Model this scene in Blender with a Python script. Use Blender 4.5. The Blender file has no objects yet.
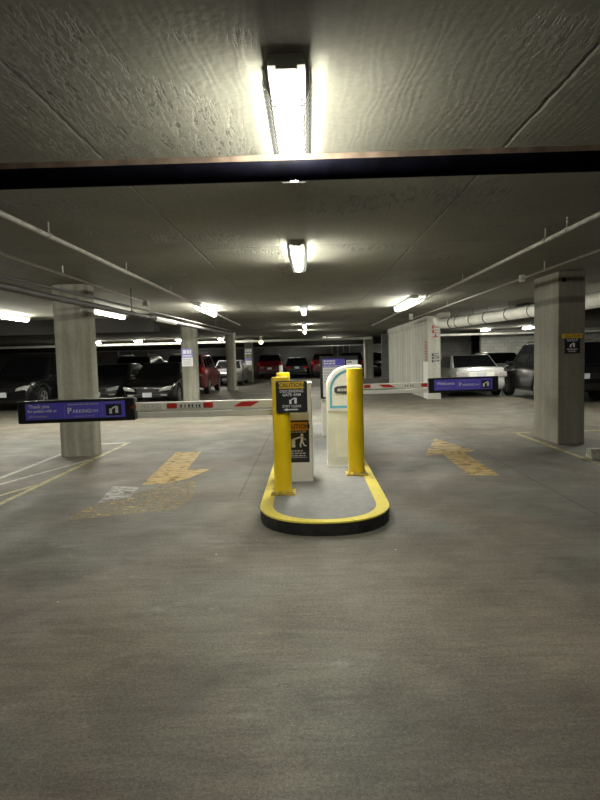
import bpy, bmesh, math, random
from mathutils import Vector, Matrix
random.seed(7)
S = bpy.context.scene
COL = S.collection
PI = math.pi

# ------------------------------------------------------------------ mesh builder
class MB:
    def __init__(self):
        self.bm = bmesh.new()
    def _merge(self, t, mtx=None):
        if mtx is not None:
            bmesh.ops.transform(t, matrix=mtx, verts=t.verts[:])
        me = bpy.data.meshes.new('t'); t.to_mesh(me); t.free()
        self.bm.from_mesh(me); bpy.data.meshes.remove(me)
        return self
    def box(self, x0, x1, y0, y1, z0, z1, bev=0.0, seg=2, mtx=None):
        t = bmesh.new()
        bmesh.ops.create_cube(t, size=1.0)
        for v in t.verts:
            v.co = Vector(((x0+x1)/2 + v.co.x*(x1-x0), (y0+y1)/2 + v.co.y*(y1-y0), (z0+z1)/2 + v.co.z*(z1-z0)))
        if bev > 0:
            bmesh.ops.bevel(t, geom=t.edges[:], offset=bev, segments=seg, profile=0.5, affect='EDGES')
        return self._merge(t, mtx)
    def prism(self, pts, axis, a, b, bev=0.0):
        """closed polygon pts (2-D) extruded along axis ('x','y','z') from a to b"""
        t = bmesh.new()
        def mk(p, s):
            if axis == 'x': return (s, p[0], p[1])
            if axis == 'y': return (p[0], s, p[1])
            return (p[0], p[1], s)
        A = [t.verts.new(mk(p, a)) for p in pts]
        B = [t.verts.new(mk(p, b)) for p in pts]
        t.faces.new(A); t.faces.new(B[::-1])
        n = len(pts)
        for i in range(n):
            t.faces.new((A[i], B[i], B[(i+1) % n], A[(i+1) % n]))
        bmesh.ops.recalc_face_normals(t, faces=t.faces[:])
        if bev > 0:
            bmesh.ops.bevel(t, geom=t.edges[:], offset=bev, segments=2, profile=0.5, affect='EDGES')
        return self._merge(t)
    def tube(self, pts, r, n=12, caps=True):
        t = bmesh.new(); pts = [Vector(p) for p in pts]; rings = []
        up = None
        for i, p in enumerate(pts):
            if i == 0: d = pts[1]-pts[0]
            elif i == len(pts)-1: d = pts[-1]-pts[-2]
            else: d = (pts[i+1]-p).normalized() + (p-pts[i-1]).normalized()
            d.normalize()
            if up is None:
                up = Vector((0,0,1)) if abs(d.z) < .9 else Vector((1,0,0))
            s = d.cross(up).normalized(); up = s.cross(d).normalized()
            rr = r[i] if isinstance(r, (list, tuple)) else r
            rings.append([t.verts.new(p + s*rr*math.cos(2*PI*k/n) + up*rr*math.sin(2*PI*k/n)) for k in range(n)])
        for a, b in zip(rings, rings[1:]):
            for k in range(n):
                t.faces.new((a[k], a[(k+1) % n], b[(k+1) % n], b[k]))
        if caps:
            t.faces.new(rings[0]); t.faces.new(rings[-1])
        bmesh.ops.recalc_face_normals(t, faces=t.faces[:])
        return self._merge(t)
    def lathe(self, prof, center=(0,0,0), axis='z', n=32):
        """prof: list of (radius, height)"""
        t = bmesh.new(); rings = []
        for (r, h) in prof:
            ring = []
            for k in range(n):
                a = 2*PI*k/n; c, s = r*math.cos(a), r*math.sin(a)
                q = (c, s, h) if axis == 'z' else ((h, c, s) if axis == 'x' else (c, h, s))
                ring.append(t.verts.new(q))
            rings.append(ring)
        for a, b in zip(rings, rings[1:]):
            for k in range(n):
                t.faces.new((a[k], a[(k+1) % n], b[(k+1) % n], b[k]))
        t.faces.new(rings[0]); t.faces.new(rings[-1])
        bmesh.ops.remove_doubles(t, verts=t.verts[:], dist=1e-5)
        bmesh.ops.recalc_face_normals(t, faces=t.faces[:])
        return self._merge(t, Matrix.Translation(center))
    def quad(self, pts):
        vs = [self.bm.verts.new(p) for p in pts]; self.bm.faces.new(vs); return self
    def slab(self, a, b, c, d, th):
        """thin plate through four corners, thickened both ways along its normal"""
        a, b, c, d = map(Vector, (a, b, c, d))
        nrm = (b-a).cross(d-a).normalized()*th/2
        t = bmesh.new()
        A = [t.verts.new(p-nrm) for p in (a, b, c, d)]; B = [t.verts.new(p+nrm) for p in (a, b, c, d)]
        t.faces.new(A[::-1]); t.faces.new(B)
        for i in range(4):
            t.faces.new((A[i], A[(i+1) % 4], B[(i+1) % 4], B[i]))
        return self._merge(t)
    def build(self, name, m, parent=None, smooth=False, loc=(0,0,0)):
        me = bpy.data.meshes.new(name); self.bm.to_mesh(me); self.bm.free()
        if smooth:
            for p in me.polygons: p.use_smooth = True
            me.set_sharp_from_angle(angle=math.radians(38))
        o = bpy.data.objects.new(name, me); COL.objects.link(o)
        if m: me.materials.append(m)
        o.location = loc
        if parent: o.parent = parent
        return o

def tag(o, label=None, cat=None, group=None, kind=None):
    if label: o['label'] = label
    if cat: o['category'] = cat
    if group: o['group'] = group
    if kind: o['kind'] = kind
    return o
def thing(name, label, cat, loc=(0,0,0), rz=0.0, group=None):
    o = bpy.data.objects.new(name, None); COL.objects.link(o)
    o.location = loc; o.rotation_euler = (0,0,rz); o.empty_display_size = .1
    return tag(o, label, cat, group)
def struct(o): o['kind'] = 'structure'; return o
def dup(root, loc, label=None, group=None):
    r = root.copy(); COL.objects.link(r); r.location = loc
    if label: r['label'] = label
    if group: r['group'] = group
    for ch in list(root.children):
        c = ch.copy(); COL.objects.link(c); c.parent = r
        for g in list(ch.children):
            d = g.copy(); COL.objects.link(d); d.parent = c
    return r
def lettering(parent, lines, y, m, name='lettering'):
    """lines: (text, x, z, size, align[, bold offset]) in the parent's frame, reading from -Y; one mesh"""
    bm = bmesh.new()
    dg = None
    for ln in lines:
        txt, x, z, size, al = ln[:5]
        cu = bpy.data.curves.new('t', 'FONT'); cu.body = txt; cu.size = size; cu.align_x = al; cu.align_y = 'CENTER'
        cu.extrude = .0006; cu.offset = ln[5] if len(ln) > 5 else 0.0
        cu.resolution_u = 3
        o = bpy.data.objects.new('t', cu); COL.objects.link(o)
        dg = bpy.context.evaluated_depsgraph_get()
        me = bpy.data.meshes.new_from_object(o.evaluated_get(dg))
        me.transform(Matrix.Translation((x, y, z)) @ Matrix.Rotation(PI/2, 4, 'X'))
        bm.from_mesh(me); bpy.data.meshes.remove(me)
        bpy.data.objects.remove(o); bpy.data.curves.remove(cu)
    me = bpy.data.meshes.new(name); bm.to_mesh(me); bm.free(); me.materials.append(m)
    o = bpy.data.objects.new(name, me); COL.objects.link(o); o.parent = parent
    return o

# ------------------------------------------------------------------ materials
def new_mat(name):
    m = bpy.data.materials.new(name); m.use_nodes = True
    nt = m.node_tree; b = nt.nodes['Principled BSDF']
    return m, nt, b
def nd(nt, t, **kw):
    n = nt.nodes.new(t)
    for k, v in kw.items():
        if k.startswith('i_'): n.inputs[k[2:].replace('_', ' ')].default_value = v
        else: setattr(n, k, v)
    return n
def noise(nt, vec, scale, detail=4, rough=.55, dist=0.0, stretch=None):
    if stretch:
        mp = nd(nt, 'ShaderNodeMapping'); mp.inputs['Scale'].default_value = stretch
        nt.links.new(vec, mp.inputs['Vector']); vec = mp.outputs['Vector']
    n = nd(nt, 'ShaderNodeTexNoise'); n.inputs['Scale'].default_value = scale
    n.inputs['Detail'].default_value = detail; n.inputs['Roughness'].default_value = rough
    n.inputs['Distortion'].default_value = dist
    nt.links.new(vec, n.inputs['Vector']); return n.outputs['Fac']
def ramp(nt, fac, stops):
    r = nd(nt, 'ShaderNodeValToRGB'); e = r.color_ramp.elements
    while len(e) < len(stops): e.new(.5)
    for i, (p, c) in enumerate(stops):
        e[i].position = p; e[i].color = (c, c, c, 1) if isinstance(c, (int, float)) else (*c, 1)
    nt.links.new(fac, r.inputs['Fac']); return r.outputs['Color']
def mix(nt, a, b, fac, mode='MIX'):
    n = nd(nt, 'ShaderNodeMix', data_type='RGBA', blend_type=mode)
    for sock, v in ((n.inputs[0], fac), (n.inputs[6], a), (n.inputs[7], b)):
        if isinstance(v, (int, float)): sock.default_value = v
        elif isinstance(v, tuple): sock.default_value = (*v, 1)
        else: nt.links.new(v, sock)
    return n.outputs[2]
def math_(nt, op, a, b=None):
    n = nd(nt, 'ShaderNodeMath', operation=op)
    for i, v in enumerate((a, b)):
        if v is None: continue
        if isinstance(v, (int, float)): n.inputs[i].default_value = v
        else: nt.links.new(v, n.inputs[i])
    return n.outputs[0]
def bump(nt, b, h, strength, dist=.01):
    n = nd(nt, 'ShaderNodeBump'); n.inputs['Strength'].default_value = strength; n.inputs['Distance'].default_value = dist
    nt.links.new(h, n.inputs['Height']); nt.links.new(n.outputs['Normal'], b.inputs['Normal'])
def coords(nt): return nd(nt, 'ShaderNodeTexCoord').outputs['Object']

def simple(name, col, rough=.5, metal=0.0, var=.06, scale=6, coat=0.0, spec=None):
    m, nt, b = new_mat(name)
    f = noise(nt, coords(nt), scale, 5)
    lo = tuple(max(0, c*(1-var*2)) for c in col); hi = tuple(min(1, c*(1+var)) for c in col)
    nt.links.new(ramp(nt, f, [(.3, lo), (.7, hi)]), b.inputs['Base Color'])
    b.inputs['Roughness'].default_value = rough; b.inputs['Metallic'].default_value = metal
    b.inputs['Coat Weight'].default_value = coat
    if spec is not None: b.inputs['Specular IOR Level'].default_value = spec
    return m

def concrete(name, lo, hi, rough=.85, streak=0.0, boards=0.0, band=None):
    m, nt, b = new_mat(name); v = coords(nt)
    big = noise(nt, v, .8, 5, .6); fine = noise(nt, v, 14, 6, .65)
    c = ramp(nt, big, [(.3, lo), (.7, hi)])
    c = mix(nt, c, ramp(nt, fine, [(.3, .72), (.65, 1.0)]), .6, 'MULTIPLY')
    if streak:
        st = noise(nt, v, 5, 4, .6, .3, (1.6, 1.6, .12))
        c = mix(nt, c, ramp(nt, st, [(.42, .55), (.6, 1.0)]), streak, 'MULTIPLY')
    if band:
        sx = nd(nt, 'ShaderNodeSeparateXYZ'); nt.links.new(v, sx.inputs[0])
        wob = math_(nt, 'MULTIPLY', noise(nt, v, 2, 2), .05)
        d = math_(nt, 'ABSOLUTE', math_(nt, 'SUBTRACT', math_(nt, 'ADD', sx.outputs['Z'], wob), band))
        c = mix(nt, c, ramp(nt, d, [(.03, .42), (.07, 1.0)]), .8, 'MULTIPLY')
    h = math_(nt, 'ADD', fine, math_(nt, 'MULTIPLY', noise(nt, v, 60, 3), .4))
    if boards:
        sx = nd(nt, 'ShaderNodeSeparateXYZ'); nt.links.new(v, sx.inputs[0])
        fr = math_(nt, 'FRACT', math_(nt, 'MULTIPLY', math_(nt, 'ADD', sx.outputs['Y'], sx.outputs['X']), 1/boards))
        e = math_(nt, 'ABSOLUTE', math_(nt, 'SUBTRACT', fr, .5))
        c = mix(nt, c, ramp(nt, e, [(.40, 1.0), (.48, .55)]), .7, 'MULTIPLY')
        idx = math_(nt, 'FLOOR', math_(nt, 'MULTIPLY', math_(nt, 'ADD', sx.outputs['Y'], sx.outputs['X']), 1/boards))
        wn = nd(nt, 'ShaderNodeTexWhiteNoise', noise_dimensions='1D'); nt.links.new(idx, wn.inputs['W'])
        c = mix(nt, c, ramp(nt, wn.outputs['Value'], [(0, .78), (1, 1.0)]), .8, 'MULTIPLY')
    nt.links.new(c, b.inputs['Base Color']); b.inputs['Roughness'].default_value = rough
    b.inputs['Specular IOR Level'].default_value = .25
    bump(nt, b, h, .35, .01)
    return m

def floor_mat():
    m, nt, b = new_mat('floor_concrete'); v = coords(nt)
    big = noise(nt, v, .33, 6, .62, .6)
    c = ramp(nt, big, [(.30, (.150,.130,.107)), (.52, (.205,.182,.152)), (.72, (.262,.239,.203))])
    mid = noise(nt, v, 1.7, 6, .62, .4)
    c = mix(nt, c, ramp(nt, mid, [(.32, .66), (.62, 1.0)]), .55, 'MULTIPLY')
    # worn wheel tracks and broom marks running across the lane
    tint = noise(nt, v, .55, 3, .5, .5)
    c = mix(nt, c, mix(nt, (1.0, .93, .86), (.90, 1.0, .97), ramp(nt, tint, [(.42, 0), (.58, 1)])), .8, 'MULTIPLY')
    br = noise(nt, v, 5, 8, .78, .6, (.45, 3.2, 1))
    c = mix(nt, c, ramp(nt, br, [(.38, .62), (.60, 1.0)]), .75, 'MULTIPLY')
    fine = noise(nt, v, 55, 5, .7)
    c = mix(nt, c, ramp(nt, fine, [(.36, .5), (.60, 1.0)]), .8, 'MULTIPLY')
    sp = noise(nt, v, 130, 3, .8)
    c = mix(nt, c, ramp(nt, sp, [(.34, .45), (.52, 1.0)]), .6, 'MULTIPLY')
    c = mix(nt, c, (.5,.48,.43), ramp(nt, sp, [(.60, 0), (.70, .6)]))
    # pale scuffed patches
    sc = noise(nt, v, 2.2, 9, .78, .3, (.8, 1.3, 1))
    c = mix(nt, c, (.36,.35,.32), ramp(nt, sc, [(.58, 0), (.72, .40)]))
    # small pale chips and dark oil spots
    vo = nd(nt, 'ShaderNodeTexVoronoi'); vo.inputs['Scale'].default_value = 2.1; nt.links.new(v, vo.inputs['Vector'])
    c = mix(nt, c, (.62,.61,.57), ramp(nt, vo.outputs['Distance'], [(.012, .8), (.02, 0)]))
    oil = noise(nt, v, 1.25, 5, .6, .8)
    c = mix(nt, c, (.10,.097,.09), ramp(nt, oil, [(.63, 0), (.74, .6)]))
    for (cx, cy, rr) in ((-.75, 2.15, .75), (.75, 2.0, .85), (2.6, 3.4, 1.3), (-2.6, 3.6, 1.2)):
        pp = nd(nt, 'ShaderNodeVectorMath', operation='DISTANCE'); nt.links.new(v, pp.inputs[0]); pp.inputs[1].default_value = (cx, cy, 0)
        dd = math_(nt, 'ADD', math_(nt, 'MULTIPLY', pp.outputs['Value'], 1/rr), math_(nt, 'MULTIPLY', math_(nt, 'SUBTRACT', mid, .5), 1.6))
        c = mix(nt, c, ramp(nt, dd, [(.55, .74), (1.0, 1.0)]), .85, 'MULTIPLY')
    # saw-cut joints along the lane
    sx = nd(nt, 'ShaderNodeSeparateXYZ'); nt.links.new(v, sx.inputs[0])
    wob = math_(nt, 'MULTIPLY', math_(nt, 'SUBTRACT', noise(nt, v, 3, 4), .5), .03)
    xx = math_(nt, 'ADD', sx.outputs['X'], wob)
    for j in (2.6, -.79, -7.6, 9.0):
        d = math_(nt, 'ABSOLUTE', math_(nt, 'SUBTRACT', xx, j))
        on = ramp(nt, math_(nt, 'MULTIPLY', sx.outputs['Y'], .05), [(.30, 0), (.33, .8)] if j == -.79 else [(.1, .25), (.25, .7)])
        c = mix(nt, c, ramp(nt, d, [(.006, .35), (.014, 1.0)]), on, 'MULTIPLY')
    nt.links.new(c, b.inputs['Base Color'])
    nt.links.new(ramp(nt, mid, [(.3, .72), (.7, .52)]), b.inputs['Roughness'])
    b.inputs['Specular IOR Level'].default_value = .35
    h = math_(nt, 'ADD', math_(nt, 'MULTIPLY', br, .7), math_(nt, 'MULTIPLY', fine, .8))
    bump(nt, b, h, .35, .008)
    return m

def ceil_mat():
    m, nt, b = new_mat('ceiling_concrete'); v = coords(nt)
    big = noise(nt, v, .5, 5, .6, .4)
    c = ramp(nt, big, [(.3, (.15,.147,.12)), (.7, (.225,.222,.182))])
    wv = nd(nt, 'ShaderNodeTexWave', wave_type='BANDS', bands_direction='X')
    wv.inputs['Scale'].default_value = 7; wv.inputs['Distortion'].default_value = 16; wv.inputs['Detail'].default_value = 3
    wv.inputs['Detail Scale'].default_value = .8
    mp = nd(nt, 'ShaderNodeMapping'); mp.inputs['Scale'].default_value = (1, .22, 1)
    nt.links.new(v, mp.inputs['Vector']); nt.links.new(mp.outputs['Vector'], wv.inputs['Vector'])
    grain = wv.outputs['Fac']
    fine = noise(nt, v, 26, 6, .65)
    c = mix(nt, c, ramp(nt, grain, [(.1, .86), (.6, 1.0)]), .3, 'MULTIPLY')
    c = mix(nt, c, ramp(nt, fine, [(.3, .75), (.6, 1.0)]), .6, 'MULTIPLY')
    # torn scars where the form boards came away
    sc = noise(nt, v, 17, 5, .7, .1, (2.0, .42, 1))
    zone = noise(nt, v, .9, 3)
    pp = nd(nt, 'ShaderNodeVectorMath', operation='DISTANCE'); nt.links.new(v, pp.inputs[0]); pp.inputs[1].default_value = (-.85, 2.9, 2.74)
    zone = math_(nt, 'ADD', zone, ramp(nt, pp.outputs['Value'], [(.2, .14), (.95, 0)]))
    scar = math_(nt, 'MULTIPLY', ramp(nt, sc, [(.56, 0), (.60, 1)]), ramp(nt, zone, [(.54, 0), (.66, 1)]))
    c = mix(nt, c, (.10,.095,.075), math_(nt, 'MULTIPLY', scar, .95))
    sx = nd(nt, 'ShaderNodeSeparateXYZ'); nt.links.new(v, sx.inputs[0])
    wob = math_(nt, 'MULTIPLY', math_(nt, 'SUBTRACT', noise(nt, v, 6, 4), .5), .03)
    fx = math_(nt, 'FRACT', math_(nt, 'ADD', math_(nt, 'MULTIPLY', math_(nt, 'ADD', sx.outputs['X'], wob), 1/2.44), .0))
    dx = math_(nt, 'ABSOLUTE', math_(nt, 'SUBTRACT', fx, .5))
    broken = ramp(nt, noise(nt, v, 1.6, 4), [(.40, .15), (.52, 1)])
    jl = math_(nt, 'MULTIPLY', ramp(nt, dx, [(.002, 1), (.005, 0)]), broken)
    fy = math_(nt, 'FRACT', math_(nt, 'ADD', math_(nt, 'MULTIPLY', math_(nt, 'ADD', sx.outputs['Y'], wob), 1/4.88), .14))
    dy = math_(nt, 'ABSOLUTE', math_(nt, 'SUBTRACT', fy, .5))
    jl2 = math_(nt, 'MULTIPLY', ramp(nt, dy, [(.001, .7), (.003, 0)]), broken)
    j = math_(nt, 'MAXIMUM', jl, jl2)
    c = mix(nt, c, (.07,.066,.052), math_(nt, 'MULTIPLY', j, .75))
    nt.links.new(c, b.inputs['Base Color']); b.inputs['Roughness'].default_value = .8
    b.inputs['Specular IOR Level'].default_value = .25
    h = math_(nt, 'ADD', math_(nt, 'MULTIPLY', grain, .05), math_(nt, 'MULTIPLY', fine, .3))
    h = math_(nt, 'SUBTRACT', h, math_(nt, 'MULTIPLY', math_(nt, 'MULTIPLY', ramp(nt, sc, [(.50, 0), (.62, 1)]), ramp(nt, zone, [(.56, 0), (.70, 1)])), 1.5))
    h = math_(nt, 'SUBTRACT', h, math_(nt, 'MULTIPLY', j, 1.2))
    bump(nt, b, h, .75, .012)
    return m

def block_mat(name, lo, hi):
    m, nt, b = new_mat(name); v = coords(nt)
    sx = nd(nt, 'ShaderNodeSeparateXYZ'); nt.links.new(v, sx.inputs[0])
    cb = nd(nt, 'ShaderNodeCombineXYZ')
    nt.links.new(math_(nt, 'ADD', sx.outputs['X'], sx.outputs['Y']), cb.inputs['X']); nt.links.new(sx.outputs['Z'], cb.inputs['Y'])
    br = nd(nt, 'ShaderNodeTexBrick'); nt.links.new(cb.outputs[0], br.inputs['Vector'])
    br.inputs['Scale'].default_value = 1.0; br.inputs['Brick Width'].default_value = .4; br.inputs['Row Height'].default_value = .2
    br.inputs['Mortar Size'].default_value = .008
    br.inputs['Color1'].default_value = (*lo, 1); br.inputs['Color2'].default_value = (*hi, 1)
    br.inputs['Mortar'].default_value = (*(x*.6 for x in lo), 1)
    c = mix(nt, br.outputs['Color'], ramp(nt, noise(nt, v, 1.2, 5), [(.3, .7), (.7, 1)]), .7, 'MULTIPLY')
    nt.links.new(c, b.inputs['Base Color']); b.inputs['Roughness'].default_value = .8
    bump(nt, b, br.outputs['Fac'], .3, -.005)
    return m

def worn_paint(name, col, wear=.5, scale=7, lift=0.0, stretch=(1, 2.2, 1)):
    """floor paint worn through to the slab: bare places are transparent"""
    m, nt, b = new_mat(name); v = coords(nt)
    f = noise(nt, v, scale, 8, .72, .4, stretch); g = noise(nt, v, 45, 4, .7)
    w = math_(nt, 'ADD', math_(nt, 'MULTIPLY', f, .72), math_(nt, 'MULTIPLY', g, .28))
    a = ramp(nt, w, [(wear-.06, 0), (wear+.07, 1)])
    nt.links.new(a, b.inputs['Alpha'])
    c = mix(nt, col, ramp(nt, g, [(.3, .6), (.7, 1)]), .6, 'MULTIPLY')
    nt.links.new(c, b.inputs['Base Color']); b.inputs['Roughness'].default_value = .6
    return m

def kerb_paint():
    m, nt, b = new_mat('yellow_kerb_paint'); v = coords(nt)
    f = noise(nt, v, 9, 8, .7, .3); g = noise(nt, v, 40, 4, .7)
    c = mix(nt, (.80,.66,.085), (.33,.28,.12), ramp(nt, f, [(.56, 0), (.68, .85)]))
    c = mix(nt, c, ramp(nt, g, [(.3, .75), (.6, 1)]), .6, 'MULTIPLY')
    nt.links.new(c, b.inputs['Base Color']); b.inputs['Roughness'].default_value = .6
    bump(nt, b, f, .3, .006); return m

def lamp_mat(name, col, strength):
    m = bpy.data.materials.new(name); m.use_nodes = True; nt = m.node_tree; nt.nodes.clear()
    o = nd(nt, 'ShaderNodeOutputMaterial'); e = nd(nt, 'ShaderNodeEmission')
    e.inputs['Color'].default_value = (*col, 1); e.inputs['Strength'].default_value = strength
    nt.links.new(e.outputs[0], o.inputs['Surface']); return m

LAMP = 102.0
M = {}
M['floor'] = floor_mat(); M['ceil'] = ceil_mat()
M['col'] = concrete('column_concrete', (.28,.27,.225), (.40,.39,.33), streak=.55)
M['colr'] = concrete('square_column_concrete', (.19,.178,.145), (.27,.255,.21), streak=.4, band=2.32)  # dark band puts a pipe's shadow into the column colour
M['wallc'] = concrete('board_formed_concrete', (.58,.57,.51), (.70,.69,.62), streak=.25, boards=.61)
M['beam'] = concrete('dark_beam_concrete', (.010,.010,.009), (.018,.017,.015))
M['isl'] = concrete('island_concrete', (.27,.27,.265), (.38,.38,.37), streak=0)
M['block'] = block_mat('grey_block', (.17,.17,.165), (.21,.21,.20))
M['blockl'] = block_mat('pale_block', (.34,.34,.32), (.40,.40,.375))
M['kerb'] = kerb_paint()
M['kerbside'] = simple('black_kerb_paint', (.012,.012,.013), .6, var=.4, scale=14)
M['yellow'] = simple('yellow_gloss_sleeve', (.95,.66,.008), .38, var=.05, scale=3)
M['yellowpaint'] = simple('yellow_plate_paint', (.66,.47,.05), .6, var=.3, scale=20)
M['white'] = simple('white_enamel', (.84,.84,.79), .4, var=.03)
M['whitep'] = simple('white_paint', (.80,.80,.77), .5, var=.03)
M['cream'] = simple('cream_enamel', (.80,.81,.71), .4, var=.04)
M['black'] = simple('black_plastic', (.008,.008,.010), .45, var=.1)
M['signblack'] = simple('sign_black', (.012,.014,.018), .4, var=.05)
M['signyellow'] = simple('sign_yellow', (.72,.47,.02), .45, var=.03)
M['signorange'] = simple('sign_orange', (.72,.30,.02), .45, var=.03)
M['purple'] = simple('sign_purple', (.13,.11,.72), .5, var=.04)
M['lavender'] = simple('sign_lavender', (.26,.25,.72), .5, var=.03)
M['print'] = simple('white_print', (.85,.85,.88), .5, var=.02)
M['greyprint'] = simple('grey_print', (.50,.50,.54), .5, var=.02)
M['cyan'] = simple('cyan_print', (.14,.48,.68), .45, var=.05)
M['slate'] = simple('slate_plaque', (.05,.06,.08), .4, var=.1)
M['red'] = simple('red_reflective', (.62,.03,.03), .35, var=.08)
M['redpaint'] = simple('red_stencil_paint', (.45,.03,.04), .6, var=.2)
M['amber'] = simple('dark_red_lens', (.42,.06,.03), .3, var=.2)
M['pale'] = simple('pale_conduit', (.50,.49,.44), .5, .1, var=.1, scale=9)
M['galv'] = simple('galvanised_pipe', (.30,.29,.255), .6, .2, var=.15, scale=9)
M['darkpipe'] = simple('dark_painted_pipe', (.035,.032,.03), .6, 0, var=.2)
M['navy'] = simple('dark_navy_pipe', (.0016,.0016,.004), .9, spec=.03, var=.4, scale=12)
M['rust'] = simple('rusty_tan_steel', (.15,.105,.075), .75, var=.3, scale=9)
M['insul'] = simple('white_pipe_jacket', (.80,.79,.74), .4, var=.08, scale=4)
M['band'] = simple('dark_band', (.06,.06,.055), .5)
M['steel'] = simple('steel', (.5,.5,.48), .35, .9)
M['cap'] = simple('grey_lamp_housing', (.72,.72,.68), .5, var=.06)
M['wire'] = simple('lamp_guard_wire', (.022,.022,.021), .6, 0, spec=.03)
M['lamp'] = lamp_mat('lamp_lens', (1.0, .985, .85), LAMP)
M['lampdim'] = lamp_mat('fill_lamp_lens', (1.0, .985, .85), LAMP*.2); M['lampdimside'] = lamp_mat('fill_lamp_flank', (1.0, .985, .85), LAMP*.04)
M['lampwarmside'] = lamp_mat('warm_flank', (1.0, .82, .45), LAMP*.03)
M['lampend'] = lamp_mat('lamp_lens_end', (1.0, .985, .85), LAMP*.12)
M['lampside'] = lamp_mat('lamp_lens_flank', (1.0, .985, .85), LAMP*.021)
M['lampwarm'] = lamp_mat('warm_lamp_lens', (1.0, .82, .45), LAMP*.03)
M['arrow'] = worn_paint('worn_yellow_paint', (.46,.30,.075), .43, 6)
M['arrowfaint'] = worn_paint('flaking_yellow_paint', (.46,.34,.14), .545, 13, stretch=(.6, 1.6, 1))
M['arrowghost'] = worn_paint('ghost_grey_paint', (.40,.39,.36), .48, 6)
M['arrowr'] = worn_paint('dull_worn_yellow_paint', (.44,.29,.075), .45, 6)
M['line'] = worn_paint('worn_line_paint', (.42,.36,.18), .43, 5)
M['linew'] = worn_paint('worn_pale_line_paint', (.44,.43,.36), .41, 5)
M['stop'] = simple('wheel_stop_paint', (.42,.40,.33), .7, var=.3, scale=20)
M['stopd'] = simple('wheel_stop_concrete', (.10,.095,.07), .8, var=.25, scale=14)
M['tyre'] = simple('tyre', (.012,.012,.012), .75)
M['rim'] = simple('alloy_rim', (.48,.48,.48), .3, .8)
M['glass'] = simple('tinted_glass', (.006,.007,.008), .06, var=.1, spec=.6)
M['palestrip'] = simple('pale_side_strip', (.62,.62,.60), .2)
M['headlamp'] = simple('headlamp', (.62,.63,.62), .12, .3, var=.15, scale=20)
M['tail'] = simple('tail_lamp', (.38,.012,.015), .15, var=.15, scale=20)
M['paletail'] = simple('pale_tail_lamp', (.50,.46,.46), .15, var=.3, scale=25)
M['chrome'] = simple('chrome', (.62,.62,.62), .14, 1.0)
M['trim'] = simple('black_trim', (.01,.01,.01), .4)
M['plate'] = simple('number_plate', (.66,.68,.74), .4)
P = {k: simple('paint_'+k, c, r, me, var=.02, coat=.35) for k, (c, r, me) in {
    'black': ((.006,.006,.007), .25, 0), 'charcoal': ((.022,.023,.025), .28, .2), 'navy': ((.010,.012,.020), .25, 0),
    'red': ((.11,.005,.010), .28, 0), 'white': ((.72,.72,.70), .3, 0), 'grey': ((.22,.22,.22), .3, 0), 'silver': ((.55,.55,.54), .25, .25), 'green': ((.006,.012,.012), .25, 0)}.items()}

# ------------------------------------------------------------------ setting
CH = 2.74
X0, X1, Y0, Y1 = -26.0, 20.0, -7.0, 46.5
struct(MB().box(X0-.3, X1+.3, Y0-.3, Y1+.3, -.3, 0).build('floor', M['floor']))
struct(MB().box(X0-.3, X1+.3, Y0-.3, Y1+.3, CH, CH+.3).build('ceiling', M['ceil']))
struct(MB().box(X0-.3, X0, Y0, Y1, 0, CH).build('wall_left', M['block']))
struct(MB().box(X1, X1+.3, Y0, Y1, 0, CH).build('wall_right', M['block']))
struct(MB().box(X0, X1, Y0-.3, Y0, 0, CH).build('wall_front', M['block']))
struct(MB().box(X0, X1, Y1, Y1+.3, 0, CH).build('wall_back', M['block']))
w = MB(); w.box(9.7, X1, 33.0, 33.3, 0, CH)
struct(w.build('wall_bay', M['blockl']))
struct(MB().box(4.4, 9.7, 35.0, 35.3, 0, CH).build('wall_recess', M['block']))
# shear wall on the right-hand column line, with its cast ledge under the slab
w = MB(); w.box(3.97, 4.37, 19.4, 28.9, 0, 2.5); w.box(3.93, 4.40, 19.4, 28.9, 2.5, CH)
shear = struct(w.build('wall_stairwell', M['wallc']))

# ------------------------------------------------------------------ columns
def round_rect(x0, x1, y0, y1, r, n=8):
    pts = []
    for cx, cy, a0 in ((x1-r, y1-r, 0), (x0+r, y1-r, 90), (x0+r, y0+r, 180), (x1-r, y0+r, 270)):
        for k in range(n+1):
            a = math.radians(a0 + 90*k/n); pts.append((cx+r*math.cos(a), cy+r*math.sin(a)))
    return pts
def round_column(x, y, label, wx=.63, wy=1.0):
    o = MB().prism(round_rect(-wx/2, wx/2, -wy/2, wy/2, .13), 'z', 0, CH).build('concrete_column', M['col'], smooth=True)
    o.location = (x, y, 0); tag(o, label, 'column'); return o
round_column(-3.765, 9.50, 'rounded concrete column behind the long sign on the left gate arm', .58, .44)
round_column(-3.80, 18.85, 'rounded concrete column with a purple and white notice, beside black sedan', .50, .44)
round_column(-3.68, 28.0, 'plain rounded concrete column beyond the red SUV on the left', .46, .40)
round_column(-3.78, 37.5, 'far rounded column with white lettering and small notice near the red cars', .54, .44)
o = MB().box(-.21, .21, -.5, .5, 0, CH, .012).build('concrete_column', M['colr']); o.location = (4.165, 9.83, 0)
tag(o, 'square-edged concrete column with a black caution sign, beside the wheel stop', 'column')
h = MB().lathe([(.035, 0), (.035, .01)], axis='y', n=16).build('cored_hole', M['black'], o); h.location = (-.13, -.507, 2.60)
o = MB().box(-.26, .26, -.5, .5, 0, CH, .012).build('concrete_column', M['wallc']); o.location = (3.95, 38.4, 0)
tag(o, 'pale far column standing beyond the white ticket machine', 'column')

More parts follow.
